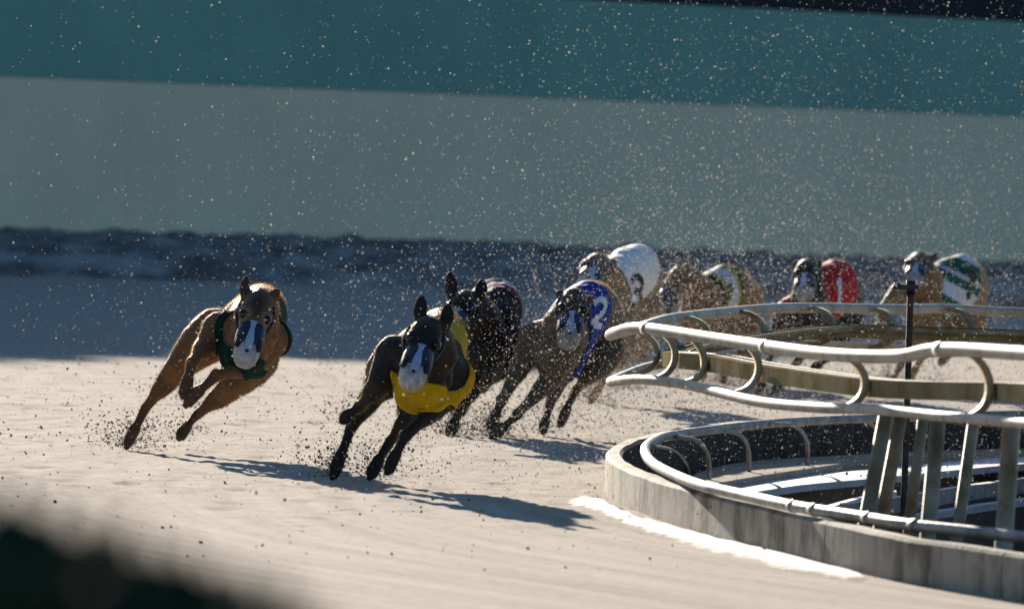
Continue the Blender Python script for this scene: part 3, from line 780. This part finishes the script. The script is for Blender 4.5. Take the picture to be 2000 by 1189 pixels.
BLACKC = coat_mat('black_coat', (.006, .005, .005), .3)
GREYB = coat_mat('grey_brindle_coat', (.022, .016, .011), .5, 45)
SANDY = coat_mat('sandy_coat', (.05, .03, .015), .2, 40)
Z1 = (.3532, 200, 500); Z2 = (.3533, 600, 540); Z3 = (.3532, 820, 480); Z4 = (.2187, 1060, 460); Z5 = (.2776, 1260, 470); Z6 = (.286, 1640, 460)
CH = (.083, .110)
dogs = []
dogs.append(dict(zoom=Z1, foot=(130, 1070), hairs=24000, stance='HL', lean=36, headlean=14, mat=FAWN, label='fawn brindle greyhound in a dark green jacket running alone, wide of the pack',
    torso=[(800, 520, -.10, .070, .085), (810, 440, .02, .086, .112), (850, 350, .22, .082, .102), (850, 300, .42, .066, .076), (760, 400, .60, .078, .078)],
    neck=(850, 400, -.10), skull=(855, 290, -.26), nose=(792, 555, -1),
    ears=[((780, 225), (797, 112), .03), ((925, 240), (975, 190), .03)],
    FL=[(650, 420, .0), (570, 500, -.4), (495, 590, -.6), (450, 765, -.3)], FR=[(930, 460, .0), (850, 615, -.5), (625, 660, -.8), (465, 815, -.3)],
    HL=[(620, 420, .52), (400, 640, -.6), (240, 835, .2), (135, 1050, -.3)], HR=[(840, 560, .50), (690, 745, -.7), (520, 875, .1), (425, 995, -.4)],
    coat=dict(base=(.25, .115, .034), head=(.115, .062, .032), brow=(.30, .19, .10), muzzle=(.10, .07, .05), ear=(.06, .03, .015), paw=(.10, .05, .022), fore=(.20, .09, .028), neck=(.20, .085, .026), shank=(.15, .065, .02), arm=(.23, .105, .033)),
    jacket=dict(mat=cloth('dark_green_cloth', [(0, (.004, .035, .024)), (1, (.004, .035, .024))]), range=(-.3, .30), neckgap=.092, strap=.026, **{'from': 0, 'to': 3}))) 
dogs.append(dict(zoom=Z2, foot=(135, 1125), hairs=24000, stance='HL', lean=30, headlean=16, mat=DARKB, label='dark brindle greyhound in a yellow jacket leading the pack along the rail',
    torso=[(640, 590, -.10, .072, .092), (665, 510, .02, .088, .116), (700, 400, .22, .086, .108), (715, 330, .42, .068, .080), (600, 440, .60, .080, .080)],
    neck=(690, 430, -.10), skull=(655, 325, -.26), nose=(578, 560, -1),
    ears=[((618, 235), (632, 112), .03, .019), ((768, 270), (779, 158), .03, .019)],
    FL=[(480, 440, .0), (395, 610, -.4), (290, 715, .4), (200, 785, .3)], FR=[(800, 560, .0), (755, 690, -.5), (545, 880, -.6), (445, 1070, -.2)],
    HL=[(490, 480, .52), (370, 640, -.6), (238, 845, .2), (142, 1105, -.3)], HR=[(650, 640, .50), (570, 790, -.7), (455, 910, .1), (345, 1105, -.4)],
    coat=dict(base=(.036, .025, .017), head=(.013, .010, .009), muzzle=(.012, .010, .008), ear=(.008, .006, .005), paw=(.010, .007, .005), fore=(.017, .012, .008), neck=(.022, .016, .011), shank=(.030, .020, .012), thigh=(.032, .022, .014)),
    jacket=dict(mat=cloth('yellow_cloth', [(0, (.62, .36, .008)), (1, (.62, .36, .008))]), range=(-.3, .30), neckgap=.090, strap=.034, cutside=(-.035, -.01), **{'from': 0, 'to': 3})))
dogs.append(dict(zoom=Z3, foot=(165, 1050), hairs=24000, stance='FL', lean=28, headlean=10, mat=BLACKC, label='black greyhound in a black jacket with red and white edging, close behind the leader', cup='basket',
    torso=[(360, 600, -.12, .075, .095), (370, 520, .0, .094, .124), (395, 400, .22, .094, .118), (390, 330, .42, .076, .086), (410, 470, .60, .085, .085)],
    neck=(330, 420, -.12), skull=(250, 330, -.28), nose=(150, 480, -1),
    ears=[((178, 285), (167, 155), .03, .021), ((335, 270), (343, 185), .03, .020)],
    FL=[(320, 600, -.05), (305, 780, -.3), (220, 905, -.2), (165, 1040, -.3)], FR=[(460, 560, .0), (430, 700, -.4), (380, 700, -1), (360, 760, .3)],
    HL=[(350, 540, .5), (360, 660, -.6), (300, 800, .4), (220, 930, -.3)], HR=[(450, 560, .5), (420, 690, -.6), (400, 740, .9), (340, 790, .6)],
    coat=dict(base=(.008, .006, .005), head=(.006, .005, .004), fore=(.018, .012, .008), paw=(.022, .015, .010)),
    jacket=dict(mat=cloth('black_red_white_cloth', [(0, (.008, .008, .009)), (.60, (.008, .008, .009)), (.68, (.35, .015, .02)), (.80, (.6, .6, .6)), (.92, (.01, .01, .012))]), range=(.06, .44), **{'from': 0, 'to': 3})))
dogs.append(dict(zoom=Z3, foot=(385, 1070), hairs=24000, stance='FR', lean=28, headlean=8, mat=GREYB, label='grey brindle greyhound in a blue jacket numbered 2 landing on its forelegs',
    torso=[(760, 600, -.10, .075, .092), (810, 500, .04, .088, .116), (900, 370, .24, .086, .106), (960, 350, .44, .074, .086), (1000, 450, .60, .084, .084)],
    neck=(800, 450, -.08), skull=(850, 325, -.22), nose=(822, 515, -1),
    ears=[((778, 280), (765, 245), .05, .015), ((935, 300), (955, 285), .05, .014)], cup='dustycup',
    FL=[(640, 520, .0), (560, 660, -.3), (455, 850, -.3), (392, 1000, -.2)], FR=[(800, 640, -.02), (705, 760, -.3), (540, 930, -.5), (398, 1058, -.3)],
    HL=[(850, 560, .5), (760, 740, -.6), (715, 890, .3), (680, 1025, -.3)], HR=[(1010, 560, .52), (960, 690, -.5), (860, 800, .4), (772, 985, -.2)],
    coat=dict(base=(.16, .118, .075), head=(.050, .038, .029), muzzle=(.09, .07, .05), ear=(.05, .03, .02), paw=(.06, .045, .03), fore=(.12, .088, .056), thigh=(.06, .044, .030), shank=(.06, .045, .03)),
    jacket=dict(mat=cloth('blue_cloth', [(0, (.008, .040, .28)), (1, (.008, .040, .28))]), range=(.03, .38), neckgap=.085, strap=.04, cutside=(-.02, -.3), digit=('2', 985, 372, 75, 150, .1, .12, 'numeralwhite'), **{'from': 0, 'to': 3})))
dogs.append(dict(zoom=Z4, foot=(420, 1500), stance='FL', lean=24, headlean=22, mat=SANDY, label='sandy greyhound in a white jacket numbered 3 behind the blue jacket',
    torso=[(560, 560, -.12, .075, .090), (600, 500, .0, .086, .112), (720, 380, .20, .088, .112), (830, 330, .40, .088, .104), (870, 430, .62, .084, .084)],
    neck=(560, 420, -.10), skull=(485, 275, -.24), nose=(395, 420, -1),
    ears=[((620, 235), (668, 232), .04, .014), ((625, 290), (690, 310), .02, .015)],
    FL=[(500, 560, .0), (720, 960, -.3), (560, 1250, -.3), (425, 1480, -.2)], FR=[(720, 620, .0), (760, 860, -.3), (820, 1020, -.3), (720, 1120, -.3)],
    HL=[(760, 600, .55), (900, 900, -.4), (830, 1050, .4), (700, 1150, -.3)], HR=[(900, 620, .55), (930, 850, -.4), (960, 1000, .3), (880, 1100, -.2)],
    coat=dict(base=(.30, .20, .105), head=(.14, .105, .07), muzzle=(.12, .09, .06), ear=(.10, .06, .03), fore=(.28, .19, .10)),
    jacket=dict(mat=cloth('white_cloth', [(0, (.80, .80, .82)), (1, (.80, .80, .82))]), range=(.06, .52), digit=('3', 830, 500, 120, 260, .0, .12, 'hole'), **{'from': 0, 'to': 3})))
dogs.append(dict(zoom=Z5, foot=(545, 1010), stance='FR', lean=16, headlean=-6, mat=FAWN, label='tan greyhound in a black and yellow jacket with a white panel numbered 8', cup='dustycup',
    torso=[(370, 480, -.12, .075, .090), (430, 430, .0, .086, .108), (540, 370, .16, .088, .112), (640, 370, .32, .078, .094), (700, 450, .48, .086, .086)],
    neck=(380, 390, -.10), skull=(240, 270, -.22), nose=(95, 455, -.55),
    ears=[((232, 200), (245, 130), .02, .016), ((300, 235), (330, 215), .05, .013)],
    FL=[(330, 520, -.02), (330, 690, -.3), (380, 830, .2), (412, 955, -.2)], FR=[(480, 560, .0), (560, 700, .1), (575, 850, .2), (545, 1000, -.2)],
    HL=[(560, 540, .42), (640, 650, -.4), (700, 700, .4), (690, 790, .2)], HR=[(690, 560, .42), (690, 690, -.4), (740, 720, .5), (730, 800, .2)],
    coat=dict(base=(.21, .105, .04), head=(.21, .125, .06), ear=(.10, .05, .025), muzzle=(.22, .15, .09), thigh=(.17, .06, .028), paw=(.11, .05, .022)),
    jacket=dict(mat=cloth('black_yellow_cloth', [(0, (.010, .010, .010)), (.14, (.42, .36, .03)), (.26, (.60, .60, .66)), (.58, (.42, .36, .03)), (.72, (.01, .01, .01)), (.84, (.42, .36, .03)), (.90, (.01, .01, .01))]), range=(.10, .36), digit=('8', 592, 360, 40, 95, .1, .1, 'hole'), **{'from': 0, 'to': 3})))
dogs.append(dict(zoom=Z5, foot=(800, 1085), stance='FL', lean=14, headlean=-4, mat=BLACKC, label='black greyhound in a red jacket numbered 1 running behind the white rails', cup='dustycup',
    torso=[(1110, 560, -.12, .078, .095), (1160, 500, .0, .092, .120), (1270, 370, .20, .092, .116), (1350, 340, .40, .088, .104), (1390, 470, .60, .088, .088)],
    neck=(1150, 400, -.10), skull=(1140, 215, -.24), nose=(1115, 365, -1),
    ears=[((1060, 160), (1045, 195), .06, .014), ((1215, 160), (1240, 175), .06, .014)],
    FL=[(1000, 520, .0), (930, 640, -.3), (860, 880, -.2), (800, 1060, -.2)], FR=[(1230, 560, .0), (1160, 720, -.3), (1030, 900, -.2), (890, 1070, -.4)],
    HL=[(1250, 560, .55), (1150, 700, -.4), (1060, 850, .4), (960, 1010, -.3)], HR=[(1410, 540, .55), (1360, 700, -.4), (1280, 830, .3), (1180, 900, -.2)],
    coat=dict(base=(.014, .011, .010), head=(.014, .011, .010), arm=(.06, .022, .016), fore=(.03, .016, .012)),
    jacket=dict(mat=cloth('red_cloth', [(0, (.52, .008, .014)), (1, (.52, .008, .014))]), range=(.05, .50), digit=('1', 1360, 370, 90, 190, .0, .05, 'numeralwhite'), **{'from': 0, 'to': 3})))
dogs.append(dict(zoom=Z6, foot=(330, 1050), stance='FR', lean=18, headlean=4, mat=SANDY, label='tan greyhound in a green and white striped jacket at the back of the field', cup='dustycup',
    torso=[(570, 540, -.12, .075, .090), (600, 460, .0, .090, .116), (740, 350, .20, .092, .118), (850, 330, .40, .090, .108), (880, 460, .60, .084, .084)],
    neck=(590, 340, -.10), skull=(540, 190, -.24), nose=(505, 300, -1),
    ears=[((640, 150), (660, 125), .05, .014), ((470, 160), (455, 185), .06, .013)],
    FL=[(420, 420, -.02), (320, 500, -.3), (265, 620, -.3), (225, 665, -.3)], FR=[(600, 560, .0), (500, 730, -.3), (420, 880, -.2), (335, 1035, -.3)],
    HL=[(720, 560, .55), (640, 700, -.4), (560, 830, .3), (470, 990, -.3)], HR=[(890, 560, .55), (800, 690, -.4), (760, 800, .4), (690, 860, -.2)],
    coat=dict(base=(.24, .135, .055), head=(.07, .05, .035), muzzle=(.10, .08, .06), ear=(.03, .02, .015), arm=(.27, .18, .09)),
    jacket=dict(mat=cloth('green_white_cloth', [(0, (.008, .11, .06)), (.34, (.60, .62, .70)), (.68, (.008, .11, .06)), (.9, (.5, .52, .56))]), range=(.06, .50), bandaxis=(.42, .91, .155), digit=('7', 880, 340, 110, 190, -.1, .1, 'hole'), **{'from': 0, 'to': 3})))
M['dustycup'] = mat('dusty_muzzle_plastic', noisy((.20, .16, .11), (.46, .42, .36), 30, .6))
ROOTS = [build_dog(d) for d in dogs]

# ------------------------------------------------------------------ thrown sand
def specks(name, items, material, parent=None):
    V, Fc = [], []
    for p, r in items:
        o = len(V)
        q = [Vector((rnd.uniform(-1, 1), rnd.uniform(-1, 1), rnd.uniform(-1, 1))).normalized() for _ in range(2)]
        x = q[0]; y = x.cross(q[1]).normalized(); z = x.cross(y)
        for a in (x, -x, y, -y, z, -z): V.append(p+a*(r*rnd.uniform(.6, 1.3)))
        Fc += [tuple(o+i for i in t) for t in ((0, 2, 4), (2, 1, 4), (1, 3, 4), (3, 0, 4), (2, 0, 5), (1, 2, 5), (3, 1, 5), (0, 3, 5))]
    return obj(name, V, Fc, material, parent, smooth=False)
it = []
heads = [r.location for r in ROOTS]
for k in range(120000):
    if k % 5 < 3:                                     # plumes trailing the runners
        h = heads[rnd.randrange(1, 8)]; t = rnd.random()
        x = h.x+.25+rnd.gauss(.15, .28)+.5*t; y = h.y+.3+t*4.5; z = abs(rnd.gauss(0, .22+.45*t))
    else:
        y = rnd.uniform(26, 41); x = rnd.triangular(-1.9, 2.8, 1.6); z = rnd.expovariate(1/.62)
    if z > 2.1 or y > 44: continue
    r = min(.0042, max(.0006, rnd.lognormvariate(math.log(.00108), .6)))
    it.append((Vector((x, y, z+.02)), r))
tag(specks('airborne_sand', it, 'grain'), 'fine backlit sand grains hanging in the air over the bend', 'sand', None, 'stuff')
it = []
for sp in dogs:
    for L in ('FL', 'FR', 'HL', 'HR'):
        zs, zx, zy = sp['zoom']; p = sp[L][-1]; q = (p[0]*zs+zx, p[1]*zs+zy)
        g = on(q[0], q[1]) if sp['stance'] == L else on(q[0], max(q[1], 760))
        big = 1.0 if sp['stance'] == L else .25
        for _ in range(int(1000*big)):
            d = rnd.expovariate(1/.10); a = rnd.uniform(0, 2*math.pi)
            it.append((g+Vector((d*math.cos(a)*.8, d*math.sin(a)*2.5+.1, abs(rnd.gauss(0, .040))*(1+d*1.5))), min(.006, rnd.lognormvariate(math.log(.0020), .5))))
for _ in range(1500):
    y = rnd.uniform(23, 44); x = rnd.uniform(-1.7, 1.3)
    z = .002 if rnd.random() < .6 else rnd.expovariate(1/.08)
    it.append((Vector((x, y, ground_z(x, y)+z)), min(.0052, rnd.lognormvariate(math.log(.0022), .55))))
tag(specks('kicked_up_clods', it, 'clod'), 'small dark clods of sand kicked up around the running paws', 'sand', None, 'stuff')

# ------------------------------------------------------------------ dark shrub close to the camera
SQ = 4.4/6.7
hd = Vector((-.52*SQ, 4.4, 0))
shrub = tag(empty('low_shrub', hd), 'dark leafy low shrub at the edge of the track in the near corner', 'shrub')
V, Fc = [], []
def hedge_top(x): return .674-.30*max(0, (x+.32))
for _ in range(13000):
    x = rnd.uniform(-1.0, -.06); y = 6.7+rnd.uniform(-.3, .35)
    h = hedge_top(x)+.012*noise.noise((x*14, y*8, 0))
    if x > -.13: h -= (x+.13)*1.5
    z = h*(1-rnd.random()**2.2*.95)
    c = Vector((x*SQ, y*SQ, .95-(.95-z)*SQ if z > .3 else z*1.68)); a = Vector((rnd.gauss(0, 1), rnd.gauss(0, 1), rnd.gauss(0, .8))).normalized(); b = a.cross(Vector((rnd.gauss(0, 1), rnd.gauss(0, 1), 1))).normalized()
    o = len(V); l, w = rnd.uniform(.018, .032), rnd.uniform(.007, .012)
    V += [c-a*l, c+b*w, c+a*l, c-b*w]; Fc.append((o, o+1, o+2, o+3))
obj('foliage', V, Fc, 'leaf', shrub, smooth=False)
for k in range(14):
    x = (-1.0+k*.06)*SQ; tube('stem', [Vector((x, 4.4, 0)), Vector((x+rnd.uniform(-.03, .03), 4.4+rnd.uniform(-.1, .1), .38)), Vector((x+rnd.uniform(-.03, .03), 4.4+rnd.uniform(-.15, .15), .68))], .006, 'rust', shrub, seg=6, sub=3)
